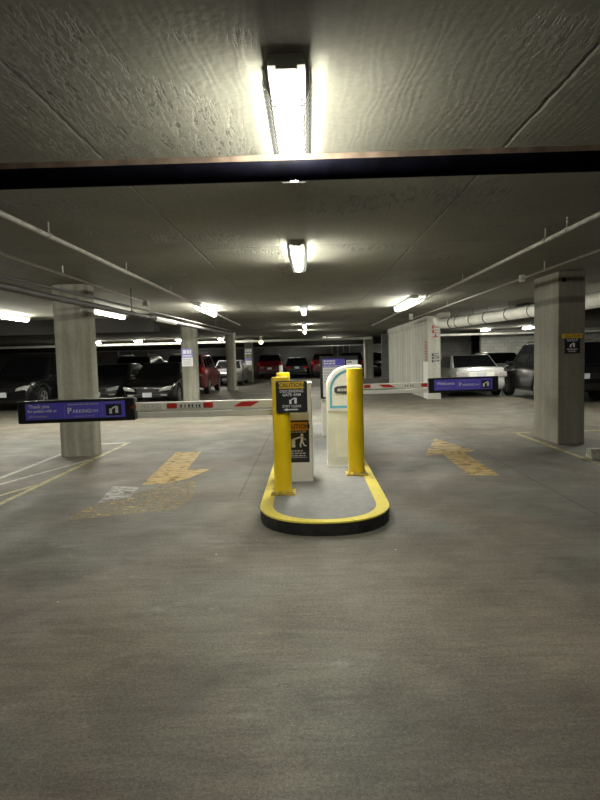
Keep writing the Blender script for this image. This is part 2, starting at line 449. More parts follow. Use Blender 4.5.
# dark downstand beams
o = MB().box(-26, -4.35, 16.6, 17.3, 2.33, CH).build('ceiling_beam', M['beam']); tag(o, 'near-black block added to darken the ceiling over the left parking bay', 'beam')  # near-black block added to keep this stretch of ceiling dark
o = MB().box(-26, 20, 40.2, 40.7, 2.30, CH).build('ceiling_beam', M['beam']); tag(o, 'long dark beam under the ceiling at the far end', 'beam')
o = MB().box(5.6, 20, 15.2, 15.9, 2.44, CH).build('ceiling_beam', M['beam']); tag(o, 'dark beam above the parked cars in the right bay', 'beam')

# ------------------------------------------------------------------ lights
def guard(L, w=.16, zt=.115, zb=-.02):
    g = MB(); n = int(L/.055)
    prof = [(-w*.62, zt), (-w*.66, .06), (-w*.45, zb), (w*.45, zb), (w*.66, .06), (w*.62, zt)]
    for k in range(n+1):
        y = -L/2 + L*k/n
        sl = .03
        g.tube([(x, y + (sl*(z/zt)), z) for x, z in prof], .0028, 5)
    for x, z in prof:
        g.tube([(x, -L/2, z), (x, L/2, z)], .003, 5)
    return g
def lamp(label, x, y, L=1.45, cage=False, mat='lamp', group=None, along='y', drop=0.0):
    rz = 0 if along == 'y' else PI/2
    t = thing('ceiling_light', label, 'light', (x, y, CH-.125-drop), rz, group)
    e = .09
    MB().prism([(-.078, .080), (-.072, .125), (.072, .125), (.078, .080)], 'y', -L/2, L/2).build('housing', M['cap'], t)
    lens = MB().prism([(-.042, .085), (-.054, .045), (-.042, .005), (-.02, -.008), (.02, -.008), (.042, .005), (.054, .045), (.042, .085)], 'y', -L/2+e, L/2-e)
    lo = lens.build('lens', M[mat], t)
    lo.data.materials.append(M[mat+'side']); lo.data.materials.append(M['lampend'])
    for p in lo.data.polygons:
        if p.normal.z > .05: p.material_index = 1
        if abs(p.normal.y) > .5: p.material_index = 2
    for s in (-1, 1):
        y0, y1 = sorted((s*(L/2-e), s*(L/2)))
        MB().box(-.044, .044, y0, y1, .066, .083, .003).build('end_cap', M['cap'], t)
    if drop > 0:
        for s in (-1, 1):
            MB().tube([(0, s*L*.35, .12), (0, s*L*.35, .125+drop)], .012, 8).build('hanger', M['cap'], t)
    if cage:
        guard(L-.20).build('wire_guard', M['wire'], t)
    return t
lamp('large caged fluorescent light on the ceiling just above the dark pipe', -.06, 3.18, 1.38, True)
lamp('caged ceiling light, second along the middle of the drive lane', -.09, 7.05, 1.45, True)
lamp('small bright ceiling light in the middle lane, third from the front', -.08, 15.1, 1.5)
lamp('tiny ceiling light in the middle lane, fourth from the front', -.10, 22.4, 1.45)
lamp('farthest tiny ceiling light in the middle lane', -.12, 27.2, 1.45)
lamp('added fill light behind the photographer, over the near lane', -.05, -2.6, 1.45, mat='lampdim')  # unseen lamp added for frontal fill
lamp('ceiling light left of the frame over the near parking bay', -6.2, 6.6, 1.45)
lamp('long ceiling light left of the lane, touching the thin pipe', -2.40, 14.1, 2.5)
lamp('long ceiling light to the right of the big rounded column', -4.78, 14.1, 2.5)
lamp('ceiling light cut by the left edge of the photo', -7.3, 14.1, 2.5)
lamp('long ceiling light over the right lane before the stairwell wall', 2.30, 13.9, 2.6)
lamp('ceiling light over the right bay behind the square column', 7.3, 12.6, 1.45)
for i, xx in enumerate((-12.2, -9.75, -7.4, -5.0)):
    lamp(('leftmost', 'second from left', 'third from left', 'rightmost')[i] + ' of four far lights in the row beyond the black sedan', xx, 33.7, 1.45)
lamp('far ceiling light above the back of the silver car bay', 9.2, 30.5, 1.45)
lamp('far ceiling light in the right bay, just left of the square column', 10.9, 29.2, 1.45)
lamp('far light near the end wall above the drive lane', 1.6, 38.0, 1.2, along='x')
lamp('added light behind the far beam, brightening the end wall, left', -9.0, 44.3, 1.45, mat='lampdim', along='x')  # three unseen lights added to brighten the end wall
lamp('added light behind the far beam, brightening the end wall, middle', -1.0, 44.3, 1.45, mat='lampdim', along='x')
lamp('added light behind the far beam, brightening the end wall, right', 6.0, 44.3, 1.45, mat='lampdim', along='x')
lamp('added ceiling light hidden behind the white jacketed pipe, brightening the silver sedan', 6.1, 18.6, 1.2)  # added out of sight to brighten the sedan's rear and the stairwell wall
t = thing('pendant_lamp', 'warm yellowish lamp hanging on a white rod near the far columns', 'light', (-2.62, 33.0, 2.42))
MB().box(-.07, .07, -.05, .05, .05, .32).build('rod', M['whitep'], t)
MB().lathe([(.02, .07), (.10, .04), (.13, -.03), (.09, -.11), (.02, -.14)], n=20).build('bulb', M['lampwarm'], t, True)

# ------------------------------------------------------------------ pipes
def pipe(name, label, pts, r, m, n=10, brk=None, cat='pipe'):
    t = thing(name, label, cat, pts[0])
    p0 = Vector(pts[0])
    MB().tube([Vector(p)-p0 for p in pts], r, n).build('run', m, t, True)
    if brk:
        for (x, y, z) in brk:
            g = MB(); q = Vector((x, y, z))-p0
            g.tube([q+Vector((0,0,r*.5)), (q.x, q.y, CH-p0.z)], .008, 6)
            g.tube([q+Vector((0,-.02,0)), q+Vector((0,.02,0))], r*1.3, n)
            g.build('hanger', m, t)
    return t
t = thing('overhead_pipe', 'thick dark pipe with rusty tan top running across under the ceiling', 'pipe', (0, 3.05, 2.447))
MB().tube([(-7.5, .0, .0), (7.5, .0, .0)], .050, 20).build('pipe_run', M['navy'], t, True)
MB().box(-7.5, 7.5, -.02, .05, .040, .074).build('rusty_angle', M['rust'], t)
for x in (-6, 6): MB().box(x-.02, x+.02, -.01, .02, 0.07, CH-2.447).build('hanger', M['darkpipe'], t)
pipe('sprinkler_pipe', 'thin pale pipe under the ceiling left of the lane, nearest the middle', [(-2.25, -2, 2.62), (-2.25, 19.6, 2.62)], .022, M['galv'],
     brk=[(-2.25, y, 2.62) for y in (1.5, 5.2, 7.4, 9.8, 13.1, 16.5)])
t = pipe('conduit', 'thin conduit ending in a small box above the left gate arm', [(-3.08, -2, 2.63), (-3.10, 11.3, 2.63)], .015, M['pale'],
     brk=[(-3.09, y, 2.63) for y in (3, 7.5)])
MB().box(-.06, .04, 13.26, 13.36, -.075, .03, .006).build('junction_box', M['galv'], t)
t = pipe('drain_pipe', 'dark thick pipe passing in front of the big rounded column', [(-3.16, -2, 2.30), (-3.12, 7, 2.31), (-2.82, 13.2, 2.31), (-2.55, 19.5, 2.32)], .042, M['darkpipe'],
     brk=[(-3.13, 5, 2.31), (-2.98, 10, 2.31), (-2.66, 17, 2.31)])
MB().tube([(.245, 13.2, .012), (.31, 14.7, .012)], .05, 12).build('white_sleeve', M['whitep'], t, True)
MB().tube([(.215, 12.9, .012), (.245, 13.2, .012)], .062, 12).build('coupling', M['darkpipe'], t, True)
MB().tube([Vector(p)-Vector((-3.16, -2, 2.30)) for p in [(-3.13, 3.3, 2.40), (-3.08, 7, 2.41), (-2.80, 13.2, 2.42), (-2.53, 19.4, 2.42)]], .016, 10).build('strapped_pipe', M['darkpipe'], t, True)
pipe('sprinkler_pipe', 'thin pale pipe under the ceiling right of the lane', [(2.45, -2, 2.62), (2.45, 22, 2.62)], .022, M['galv'],
     brk=[(2.45, y, 2.62) for y in (5.6, 6.1, 9.3, 12.1, 17)])
t = pipe('conduit', 'thin conduit crossing in front of the square concrete column', [(3.32, -2, 2.62), (3.32, 19.2, 2.62)], .015, M['pale'],
     brk=[(3.32, y, 2.62) for y in (4, 8.3, 14)])
MB().box(-.035, .035, 11.1, 11.2, -.05, .05, .008).build('junction_box', M['whitep'], t)
# big jacketed pipe on the right
cpts = [(5.6, 8.0, 2.40), (5.40, 11.2, 2.42), (5.25, 13.8, 2.44), (4.85, 15.8, 2.43), (4.38, 17.2, 2.40), (4.15, 17.55, 2.39)]
t = thing('insulated_pipe', 'big white jacketed pipe over the silver car, bent up at the stairwell wall', 'pipe', cpts[0])
rp = Vector(cpts[0])
MB().tube([Vector(p)-rp for p in cpts], .15, 20).build('pipe_run', M['insul'], t, True)
el = [(4.15, 17.55, 2.39), (4.02, 17.60, 2.39), (3.90, 17.62, 2.42), (3.86, 17.62, 2.50), (3.88, 17.62, 2.575), (3.96, 17.62, 2.63), (4.06, 17.62, 2.645), (4.25, 17.62, 2.65)]
MB().tube([Vector(p)-rp for p in el], [.15, .145, .13, .11, .095, .088, .085, .085], 16).build('elbow', M['insul'], t, True)
def along(u):
    k = min(int(u), len(cpts)-2); a, b = Vector(cpts[k]), Vector(cpts[k+1]); return a.lerp(b, u-k), (b-a).normalized()
for u in (1.2, 1.6, 2.0, 2.5, 3.05, 3.5, 4.0, 4.6):
    p, d = along(u)
    g = MB(); g.tube([p-rp-d*.02, p-rp+d*.02], .156, 20)
    g.tube([p-rp+Vector((0,0,.15)), Vector((p.x, p.y, CH-.004))-rp], .008, 6)
    g.build('strap', M['band'], t)
o = MB().tube([(0, 0, 0), (0, 0, CH-2.57)], .058, 12).build('white_sensor', M['whitep'], smooth=True); o.location = (3.20, 18.2, 2.57)
tag(o, 'small white cylinder hanging beside the top of the stairwell wall', 'sensor')
for x, lab in ((1.92, 'leftmost of four grey conduits on the end wall'), (2.36, 'second from left of four grey conduits on the end wall'),
               (2.80, 'third from left of four grey conduits on the end wall'), (3.30, 'rightmost of four grey conduits on the end wall')):
    o = MB().tube([(0, 0, 0), (0, 0, CH)], .045, 8).build('wall_conduit', M['pale'], smooth=True); o.location = (x, 46.44, 0)
    tag(o, lab, 'conduit', 'conduits on the end wall')
pipe('wall_pipe', 'long grey pipe running level under the far beam', [(-20, 39.9, 2.22), (14, 39.9, 2.22)], .035, M['galv'])
pipe('wall_pipe', 'long white tube standing in for lit ceiling by the far row of lights', [(-20, 34.9, 2.52), (3.8, 34.9, 2.52)], .075, M['insul'])  # white tube added in place of a strip of lit ceiling
pipe('wall_pipe', 'white tube standing in for lit ceiling behind the right bay cars', [(4.5, 32.0, 2.50), (19.9, 32.0, 2.50)], .06, M['insul'])  # same stand-in for the lit ceiling line on the right
for xq in (-12.9, -12.0, -10.9):
    o = MB().tube([(0, 0, 0), (0, 0, 2.26)], .04, 8).build('riser_pipe', M['galv'], smooth=True); o.location = (xq, 39.9-.09, 0)
    tag(o, {-12.9: 'left', -12.0: 'middle', -10.9: 'right'}[xq] + ' one of three grey riser pipes behind the dark SUV roof', 'pipe', 'riser pipes at the far left')
t = thing('hanging_sign', 'thin black sign bar hanging under the ceiling at the far end', 'sign', (.1, 36.0, 2.42))
MB().box(-1.35, 1.25, -.03, .03, 0, .16).build('board', M['signblack'], t)
for x in (-1.2, 1.05): MB().box(x, x+.05, -.01, .01, .16, CH-2.42).build('hanger', M['darkpipe'], t)
g = MB()
for k in range(6): g.box(-1.2+k*.13, -1.12+k*.13, -.034, -.03, .05, .11)
for k in range(4): g.box(.35+k*.13, .43+k*.13, -.034, -.03, .05, .11)
g.build('lettering', M['greyprint'], t)

# ------------------------------------------------------------------ traffic island
t = thing('traffic_island', 'raised concrete island with yellow painted rim and black kerb', 'traffic island', (.12, 4.80, 0))
hw = .60; YB = 7.4
def outline(inset, n=22):
    pts = []
    a_, b_ = hw-inset, .66-inset*.75
    for k in range(n+1):
        a = PI + PI*k/n
        ca, sa = math.cos(a), math.sin(a)
        e = 2/2.25
        pts.append((a_*math.copysign(abs(ca)**e, ca), .66 + b_*math.copysign(abs(sa)**e, sa)))
    pts.append((a_, YB)); pts.append((-a_, YB)); return pts
def ring_prism(o1, o2, z0, z1):
    t_ = MB(); n = len(o1); V = {}
    for i in range(n):
        for nm, oo in (('o', o1), ('i', o2)):
            for zz in (z0, z1): V[i, nm, zz] = t_.bm.verts.new((oo[i][0], oo[i][1], zz))
    for i in range(n):
        j = (i+1) % n
        for (n1, z_1, n2, z_2) in (('o', z0, 'o', z1), ('o', z1, 'i', z1), ('i', z1, 'i', z0), ('i', z0, 'o', z0)):
            t_.bm.faces.new((V[i, n1, z_1], V[j, n1, z_1], V[j, n2, z_2], V[i, n2, z_2]))
    bmesh.ops.recalc_face_normals(t_.bm, faces=t_.bm.faces[:]); return t_
kb = MB().prism(outline(0.0), 'z', 0, .112); kb.build('kerb', M['kerbside'], t)
# slightly uneven paint edge down the kerb face
ring_prism(outline(-.004), outline(.115), .108, .122).build('painted_rim', M['kerb'], t)
MB().prism(outline(.112), 'z', .10, .120).build('top_slab', M['isl'], t)

# ------------------------------------------------------------------ bollards
ZT = .1215
def bollard(label, x, y, h, r=.088):
    t = thing('bollard', label, 'bollard', (x, y, ZT))
    MB().box(-.125, .125, -.125, .125, 0, .014, .003).build('base_plate', M['yellowpaint'], t)
    MB().lathe([(.001, h), (r*.9, h), (r*.98, h-.006), (r, h-.02), (r, .014), (.001, .014)], n=40).build('sleeve', M['yellow'], t, True)
    MB().lathe([(r+.012, .014), (r+.012, .02), (r+.001, .034), (r*.9, .014)], n=40).build('weld_collar', M['yellowpaint'], t, True)
    for sx in (-1, 1):
        for sy in (-1, 1):
            MB().lathe([(.001, .014), (.013, .014), (.013, .030), (.001, .030)], (sx*.1, sy*.1, 0), n=6).build('anchor_bolt', M['steel'], t)
    return t
bollard('yellow bollard at the left front of the island, carrying the square caution sign', -.285, 5.90, 1.185, .09)
bollard('yellow bollard mostly hidden behind the front left one', -.325, 7.45, 1.19, .086)
bollard('yellow bollard in front of the white ticket machine', .535, 6.78, 1.235, .094)
o = MB().lathe([(.001, 1.12), (.09, 1.10), (.10, 1.06), (.10, 0), (.001, 0)], n=20).build('bollard', M['whitep'], smooth=True); o.location = (-1.40, 30, 0)
tag(o, 'slim white post far away above the front left yellow bollard', 'post')

# ------------------------------------------------------------------ signs helpers (local frame: x right, z up, face at -y)
def gate_pictogram(parent, cx, cz, s, y, m, name='pictogram'):
    """raised-arm gate symbol: post, arm, car corner"""
    g = MB()
    g.box(cx-s*.45, cx-s*.18, y-.001, y, cz-s*.40, cz+s*.12)
    g.prism([(cx-s*.20, cz+s*.02), (cx-s*.20, cz+s*.20), (cx+s*.25, cz+s*.42), (cx+s*.30, cz+s*.28)], 'y', y-.001, y)
    g.prism([(cx+s*.16, cz-s*.35), (cx+s*.16, cz+s*.1), (cx+s*.30, cz+s*.34), (cx+s*.46, cz+s*.34), (cx+s*.46, cz-s*.35)], 'y', y-.001, y)
    return g.build(name, m, parent)
def dashes(g, x0, x1, z, h, y, wid=.02, gap=.009):
    x = x0
    while x < x1-1e-6:
        w_ = min(wid*random.uniform(.6, 1.5), x1-x); g.box(x, x+w_, y-.001, y, z-h/2, z+h/2); x += w_+gap
    return g

# caution sign on the left bollard
t = thing('caution_sign', 'square black caution sign with yellow header on the left bollard', 'sign', (-.172, 5.785, 1.112))
MB().box(-.155, .155, -.003, .003, -.16, .16, .002).build('panel', M['signblack'], t)
MB().box(-.125, .125, -.0045, -.003, .080, .148).build('header', M['signyellow'], t)
lettering(t, [('CAUTION', 0, .113, .056, 'CENTER', .0008)], -.0052, M['signblack'], 'header_lettering')
lettering(t, [('DESCENDING', 0, .054, .038, 'CENTER', .0004), ('GATE ARM', 0, .018, .038, 'CENTER', .0004), ('STAY CLEAR', 0, -.096, .034, 'CENTER', .0004)], -.0036, M['print'])
gate_pictogram(t, .012, -.040, .082, -.0032, M['print'])
MB().prism([(-.085, -.128), (-.045, -.143), (-.045, -.134), (.06, -.134), (.06, -.122), (-.045, -.122), (-.045, -.113)], 'y', -.0042, -.003).build('arrow', M['print'], t)
g = MB()
for sx in (-1, 1):
    for sz in (-1, 1): g.box(sx*.145-.004, sx*.145+.004, -.004, -.003, sz*.148-.004, sz*.148+.004)
g.build('rivet', M['steel'], t)
MB().box(-.14, -.06, .003, .014, -.12, .12).build('bracket', M['steel'], t)

# ------------------------------------------------------------------ barrier gates
def arm(parent, x0, x1, z, y=0.0, th=.045):
    a = MB().box(min(x0,x1), max(x0,x1), y-th/2, y+th/2, z-.045, z+.045, .006).build('arm', M['white'], parent)
    lo = MB().box(min(x0,x1)+.04, max(x0,x1), y-th/2+.004, y+th/2-.004, z-.135, z-.070, .008).build('lower_rail', M['whitep'], parent)
    return a
# left gate (exit lane)
GX, GY = -.16, 6.42
t = thing('barrier_gate', 'white barrier gate on the left with arm and long thank-you sign', 'barrier gate', (GX, GY, ZT))
hb = MB(); hb.box(-.185, .185, 0, .36, 0, 1.085, .018, 3); hb.build('housing', M['white'], t, True)
MB().box(-.195, .195, -.008, .37, 1.075, 1.10, .01).build('lid', M['white'], t, True)
MB().box(-.19, .19, -.006, .366, 0, .02).build('base_flange', M['white'], t)
MB().box(.186, .192, .05, .30, .10, .95).build('service_door', M['cream'], t)
MB().tube([(-.185, .18, .855), (-.26, .18, .855)], .06, 16).build('pivot_hub', M['cap'], t, True)
ay = .18; zA = .868
a = arm(t, -.24, -1.83, zA, ay)
fy_ = ay-.0225
g = MB(); g.prism([(-.50, zA-.027), (-.40, zA+.027), (-.60, zA+.027), (-.70, zA-.027)], 'y', fy_-.002, fy_)
g.build('red_stripe', M['red'], a)
for xa, xb in ((-.925, -1.035), (-1.335, -1.45), (-1.80, -1.86)):
    f = MB().box(xb, xa, fy_-.012, fy_, zA-.030, zA+.030, .004).build('reflector', M['amber'], a)
    MB().box(xb+.008, xa-.008, fy_-.014, fy_-.012, zA-.020, zA+.020).build('lens', M['red'], f)
g = MB()
for xx, s_ in ((-1.08, .02), (-1.115, .014), (-1.16, .02), (-1.20, .022), (-1.245, .014), (-1.29, .02)):
    g.box(xx-s_/2, xx+s_/2, fy_-.0015, fy_, zA-.022, zA+.012)
g.box(-1.31, -1.06, fy_-.0012, fy_, zA-.032, zA-.028)
g.build('decal', M['slate'], a)
MB().box(-1.74, -1.50, fy_-.010, fy_, zA-.036, zA+.040, .005).build('splice_plate', M['whitep'], a)
g = MB()
for xx in (-1.70, -1.66, -1.61, -1.55): g.lathe([(.001, fy_-.013), (.008, fy_-.013), (.008, fy_-.01)], (xx, 0, zA+random.uniform(-.02, .02)), 'y', 8)
g.build('bolt', M['steel'], a)
# sign box on the arm end
def arm_sign(parent, cx, cz, y, L, Ht, first, mats=('purple',), tilt=0.0, welcome=False):
    s = MB().box(-L/2, L/2, -.055, .055, -Ht/2, Ht/2, .012, 2).build('sign_box', M['black'], parent)
    s.location = (cx, y, cz); s.rotation_euler = (0, tilt, 0)
    px0, px1 = -L/2+.095, L/2-.11; pz0, pz1 = -Ht/2+.042, Ht/2-.028
    p = MB().box(px0, px1, -.0585, -.055, pz0, pz1, .0012).build('panel', M['purple'], s)
    W = px1-px0; Hh = pz1-pz0
    f = -.0605
    d1, d2 = px0+W*.395, px0+W*.775
    g = MB()
    for d in (d1, d2): g.box(d-.0035, d+.0035, f, -.0585, pz0+.02, pz1-.02)
    g.build('divider', M['lavender'], s)
    zc = (pz0+pz1)/2
    L1 = []
    g = MB()
    if not welcome:
        L1 += [('Thank you', px0+.035, zc+Hh*.30, .056, 'LEFT', .0008), ('for parking with us', px0+.025, zc+Hh*.02, .043, 'LEFT', .0008)]
        dashes(g, px0+.035, px0+.09, zc-Hh*.30, .026, -.0586, .014); dashes(g, px0+.10, px0+.245, zc-Hh*.31, .018, -.0586, .012, .006)
    else:
        L1 += [('Welcome', px0+.045, zc+Hh*.12, .078, 'LEFT', .001)]
        dashes(g, px0+.04, px0+W*.30, zc-Hh*.30, .016, -.0586, .03)
    lettering(s, L1, -.0590, M['print'], 'message_lettering'); L1 = []
    L1 += [('P', d1+.028, zc-Hh*.03, .098, 'LEFT', .0012), ('ARKING', d1+.088, zc-Hh*.06, .056, 'LEFT', .0004), ('.COM', d1+.275, zc-Hh*.07, .042, 'LEFT', 0)]
    dashes(g, d1+.035, d2-.04, zc+Hh*.36, .017, -.0586, .022); dashes(g, d1+.10, d2-.10, zc-Hh*.36, .009, -.0586, .012)
    g.build('fine_print', M['lavender' if welcome else 'greyprint'], s)
    lettering(s, L1, -.0590, M['print'], 'logo_lettering')
    bq = MB().box(d2+.040, px1-.040, -.0600, -.0585, pz0+.022, pz1-.036).build('pictogram_tile', M['signblack'], s)
    cxq = (d2+px1)/2; gate_pictogram(s, cxq, zc-.006, Hh*.60, -.0602, M['print'])
    g = MB(); dashes(g, d2+.05, px1-.05, pz1-.018, .014, -.0587, .018); g.box(d2+.04, px1-.04, -.0600, -.0585, pz0+.008, pz0+.014)
    g.build('tile_caption', M['lavender'], s)
    return s
arm_sign(t, -2.475, .838, ay, 1.335, .255, True, tilt=-.012)
g = MB(); g.prism([(-1.86, .86), (-1.825, .89), (-1.81, .84)], 'y', ay-.060, ay-.056); g.build('tape', M['amber'], t)
# warning label on the housing
s = MB().box(-.125, .150, -.003, 0, .215, .685, .0012).build('warning_label', M['signblack'], t); s['label'] = 'black warning label with orange header'
MB().box(-.112, .137, -.0042, -.003, .570, .665).build('header', M['signorange'], s)
lettering(s, [('CAUTION', .012, .615, .066, 'CENTER', .001)], -.005, M['signblack'], 'header_lettering')
g = MB(); dashes(g, -.10, .12, .555, .012, -.003, .03)
for zz in (.345, .318, .291): dashes(g, -.10, random.uniform(.08, .12), zz, .013, -.003, .03)
g.box(-.10, .125, -.004, -.003, .268, .273); g.build('fine_print', M['greyprint'], s)
# figure struck by a gate arm
g = MB(); yy = (-.0042, -.003)
g.box(-.045, -.005, *yy, .385, .475); g.prism([(-.03, .465), (-.03, .482), (.06, .508), (.065, .492)], 'y', *yy)
g.prism([(.072+.016*math.cos(a*PI/6), .522+.016*math.sin(a*PI/6)) for a in range(12)], 'y', *yy)
g.prism([(.062, .505), (.090, .500), (.082, .440), (.052, .444)], 'y', *yy)
g.prism([(.055, .446), (.075, .446), (.060, .410), (.066, .385), (.048, .385), (.042, .412)], 'y', *yy)
g.prism([(.068, .446), (.084, .444), (.100, .412), (.122, .405), (.118, .392), (.088, .400)], 'y', *yy)
g.prism([(.085, .500), (.092, .490), (.118, .468), (.108, .458)], 'y', *yy)
g.build('pictogram', M['print'], s)

# right gate (entry lane)
t = thing('barrier_gate', 'white barrier gate farther back with arm across the right lane and welcome sign', 'barrier gate', (.42, 10.12, ZT))
MB().box(-.20, .20, 0, .36, 0, 1.06, .018, 3).build('housing', M['white'], t, True)
MB().tube([(.20, .2, .83), (.28, .2, .83)], .06, 16).build('pivot_hub', M['cap'], t, True)
a = arm(t, .26, 1.72, .835, .2)
fy_ = .2-.0225; zA = .835
MB().prism([(.90, zA-.027), (.80, zA+.027), (1.0, zA+.027), (1.10, zA-.027)], 'y', fy_-.002, fy_).build('red_stripe', M['red'], a)
for xa, xb in ((.555, .665), (1.555, 1.665)):
    f = MB().box(xa, xb, fy_-.012, fy_, zA-.030, zA+.030, .004).build('reflector', M['amber'], a)
    MB().box(xa+.008, xb-.008, fy_-.014, fy_-.012, zA-.02, zA+.02).build('lens', M['red'], f)
g = MB()
for xx in (.44, .47, 1.28, 1.32, 1.37, 1.41): g.box(xx-.008, xx+.008, fy_-.0015, fy_, zA-.02, zA+.01)
g.build('decal', M['slate'], a)
arm_sign(t, 2.29, .825, .2, 1.22, .262, False, tilt=-.008, welcome=True)

# rate sign in front of the right gate housing
t = thing('rate_sign', 'black-framed notice with purple header behind the white ticket machine', 'sign', (.52, 10.03, .78))
MB().box(-.32, .33, -.03, .05, 0, .725, .01).build('frame', M['black'], t)
MB().box(-.275, .10, -.034, -.03, .03, .66).build('sheet', M['print'], t)
MB().box(-.272, .097, -.036, -.034, .535, .675).build('header', M['purple'], t)
g = MB(); dashes(g, -.255, -.06, .640, .026, -.036, .05); dashes(g, -.255, -.05, .598, .026, -.036, .05); dashes(g, -.255, .05, .556, .014, -.036, .04); g.build('header_lettering', M['print'], t)
g = MB()
for k in range(5): dashes(g, -.255, -.10, .49-k*.05, .02, -.034, .03)
g.build('fine_print', M['greyprint'], t)
MB().box(.13, .32, -.034, -.03, .56, .65).build('white_label', M['print'], t)
g = MB(); dashes(g, .15, .23, .615, .02, -.034, .03); g.build('label_print', M['slate'], t)
MB().box(-.10, .10, .05, .088, .1, .26).build('bracket', M['steel'], t)

# ticket machine
t = thing('ticket_machine', 'white ticket machine with rounded shoulder and cyan arch behind the right bollard', 'ticket machine', (.44, 7.25, ZT))
W0, W1, TH = -.222, .222, 1.262; R_ = .30
def shoulder(x0, x1, z0, z1, r, n=12):
    pts = [(x0, z0), (x1, z0), (x1, z1)]
    for k in range(n+1):
        a = PI/2 + (PI/2)*k/n; pts.append((x0+r+r*math.cos(a), z1-r+r*math.sin(a)))
    return pts
MB().prism(shoulder(W0, W1, 0, TH, R_), 'y', 0, .38, .008).build('housing', M['cream'], t, True)
# raised moulded border, then printed panel with the cyan arch
b0 = shoulder(W0+.012, W1-.012, .70, TH-.012, R_-.01); b1 = shoulder(W0+.040, W1-.030, .735, TH-.045, R_-.035); b2 = shoulder(W0+.068, W1-.055, .765, TH-.078, R_-.06)
def ring2(o1, o2, y0, y1):
    g = MB(); n = len(o1)
    A = [[g.bm.verts.new((p[0], yy, p[1])) for p in oo] for oo, yy in ((o1, y1), (o1, y0), (o2, y0), (o2, y1))]
    for k in range(4):
        for i in range(n):
            j = (i+1) % n; g.bm.faces.new((A[k][i], A[k][j], A[(k+1) % 4][j], A[(k+1) % 4][i]))
    bmesh.ops.recalc_face_normals(g.bm, faces=g.bm.faces[:]); return g
ring2(b0, b1, -.012, 0).build('border', M['whitep'], t)
ring2(b1, b2, -.006, 0).build('cyan_arch', M['cyan'], t)
MB().prism(b2, 'y', -.004, 0).build('face_panel', M['white'], t)
g = MB().prism([(-.125, .985), (-.095, 1.005), (.06, 1.018), (.14, .99), (.14, .935), (.06, .905), (-.095, .918), (-.125, .935)], 'y', -.012, -.004); pq = g.build('plaque', M['slate'], t)
g = MB(); dashes(g, -.085, .10, .962, .032, -.012, .026); g.build('plaque_print', M['greyprint'], pq)
MB().box(W0-.004, W1+.004, -.004, .384, 0, .02).build('base_flange', M['white'], t)
MB().box(-.12, .12, -.006, 0, .12, .60, .002).build('service_door', M['cream'], t)

# ------------------------------------------------------------------ signs on columns
t = thing('caution_sign', 'small black and yellow caution sign high on the square column', 'sign', (4.17, 9.325, 1.60))
MB().box(-.115, .115, -.004, .004, -.15, .10, .001).build('panel', M['signblack'], t)
MB().box(-.155, .155, -.005, .004, .09, .155, .001).build('header', M['signyellow'], t)
lettering(t, [('CAUTION', 0, .121, .058, 'CENTER', .001)], -.0058, M['signblack'], 'header_lettering')
g = MB(); dashes(g, -.09, .09, .07, .014, -.004, .03); dashes(g, -.08, .08, .045, .014, -.004, .03); dashes(g, -.085, .085, -.085, .016, -.004, .03); dashes(g, -.06, .06, -.118, .018, -.004, .03)
g.build('fine_print', M['greyprint'], t)
gate_pictogram(t, 0, -.02, .085, -.0042, M['print'])
t = thing('column_notice', 'purple and white notice on the rounded column beside the black sedan', 'sign', (-3.84, 18.60, 1.56))
MB().box(-.17, .17, -.006, .03, .02, .30).build('purple_panel', M['lavender'], t)
MB().box(-.17, .17, -.006, .03, -.26, .02).build('white_panel', M['print'], t)
g = MB(); dashes(g, -.13, .13, .20, .12, -.006, .08, .02); dashes(g, -.14, .14, .075, .04, -.006, .05); g.build('lettering', M['print'], t)
g = MB()
for k in range(4): dashes(g, -.13, .12, -.04-k*.05, .02, -.006, .05)
g.build('fine_print', M['greyprint'], t)
t = thing('column_notice', 'small white notice on the farthest rounded column, white lettering above it', 'sign', (-3.78, 37.27, 1.22))
MB().box(-.19, .19, -.01, .03, -.14, .14).build('white_panel', M['print'], t)
MB().box(-.17, .17, -.012, -.01, .15, .28).build('purple_panel', M['lavender'], t)
g = MB(); dashes(g, -.20, .20, .80, .20, 0, .12, .03); g.build('large_lettering', M['print'], t)
g = MB(); dashes(g, -.20, .20, .60, .09, 0, .09, .03); g.build('small_lettering', M['print'], t)
# stencilled marks on the stairwell wall end (illegible red characters)
def stencil(label, m, y, x0, x1, z0, z1, n, face='y', xw=0.0):
    g = MB(); dz = (z1-z0)/n
    for k in range(n):
        za = z0+k*dz+dz*.12; zb = z0+(k+1)*dz-dz*.12
        segs = random.choice([[(0,1,0,.22),(0,.25,0,1),(0,1,.78,1)], [(0,1,.4,.62),(0,.25,0,1),(.75,1,0,1)], [(0,1,0,.22),(.4,.62,0,1)], [(0,1,.78,1),(0,.22,0,1),(.78,1,.3,1),(0,1,.35,.5)]])
        for (u0, u1, v0, v1) in segs:
            if face == 'y': g.box(x0+u0*(x1-x0), x0+u1*(x1-x0), y-.003, y, za+v0*(zb-za), za+v1*(zb-za))
            else: g.box(xw-.003, xw, x0+u0*(x1-x0), x0+u1*(x1-x0), za+v0*(zb-za), za+v1*(zb-za))
    o = g.build('stencil_lettering', m); return tag(o, label, 'marking')
stencil('red stencilled characters running up the side of the stairwell wall near its corner', M['redpaint'], 0, 19.62, 19.98, 1.24, 1.93, 7, 'x', 3.97)
stencil('red stencilled characters high on the narrow end of the stairwell wall', M['redpaint'], 19.401, 4.10, 4.32, 2.02, 2.44, 3)
stencil('black scrawled marks on the narrow end of the stairwell wall', M['slate'], 19.401, 4.08, 4.32, 1.20, 1.52, 3)
o = MB().box(-.012, .012, -.35, .35, 0, 1.24).build('pale_panel', M['whitep']); o.location = (3.955, 19.80, 0)
tag(o, 'pale smooth panel on the stairwell wall corner below the red characters', 'panel')

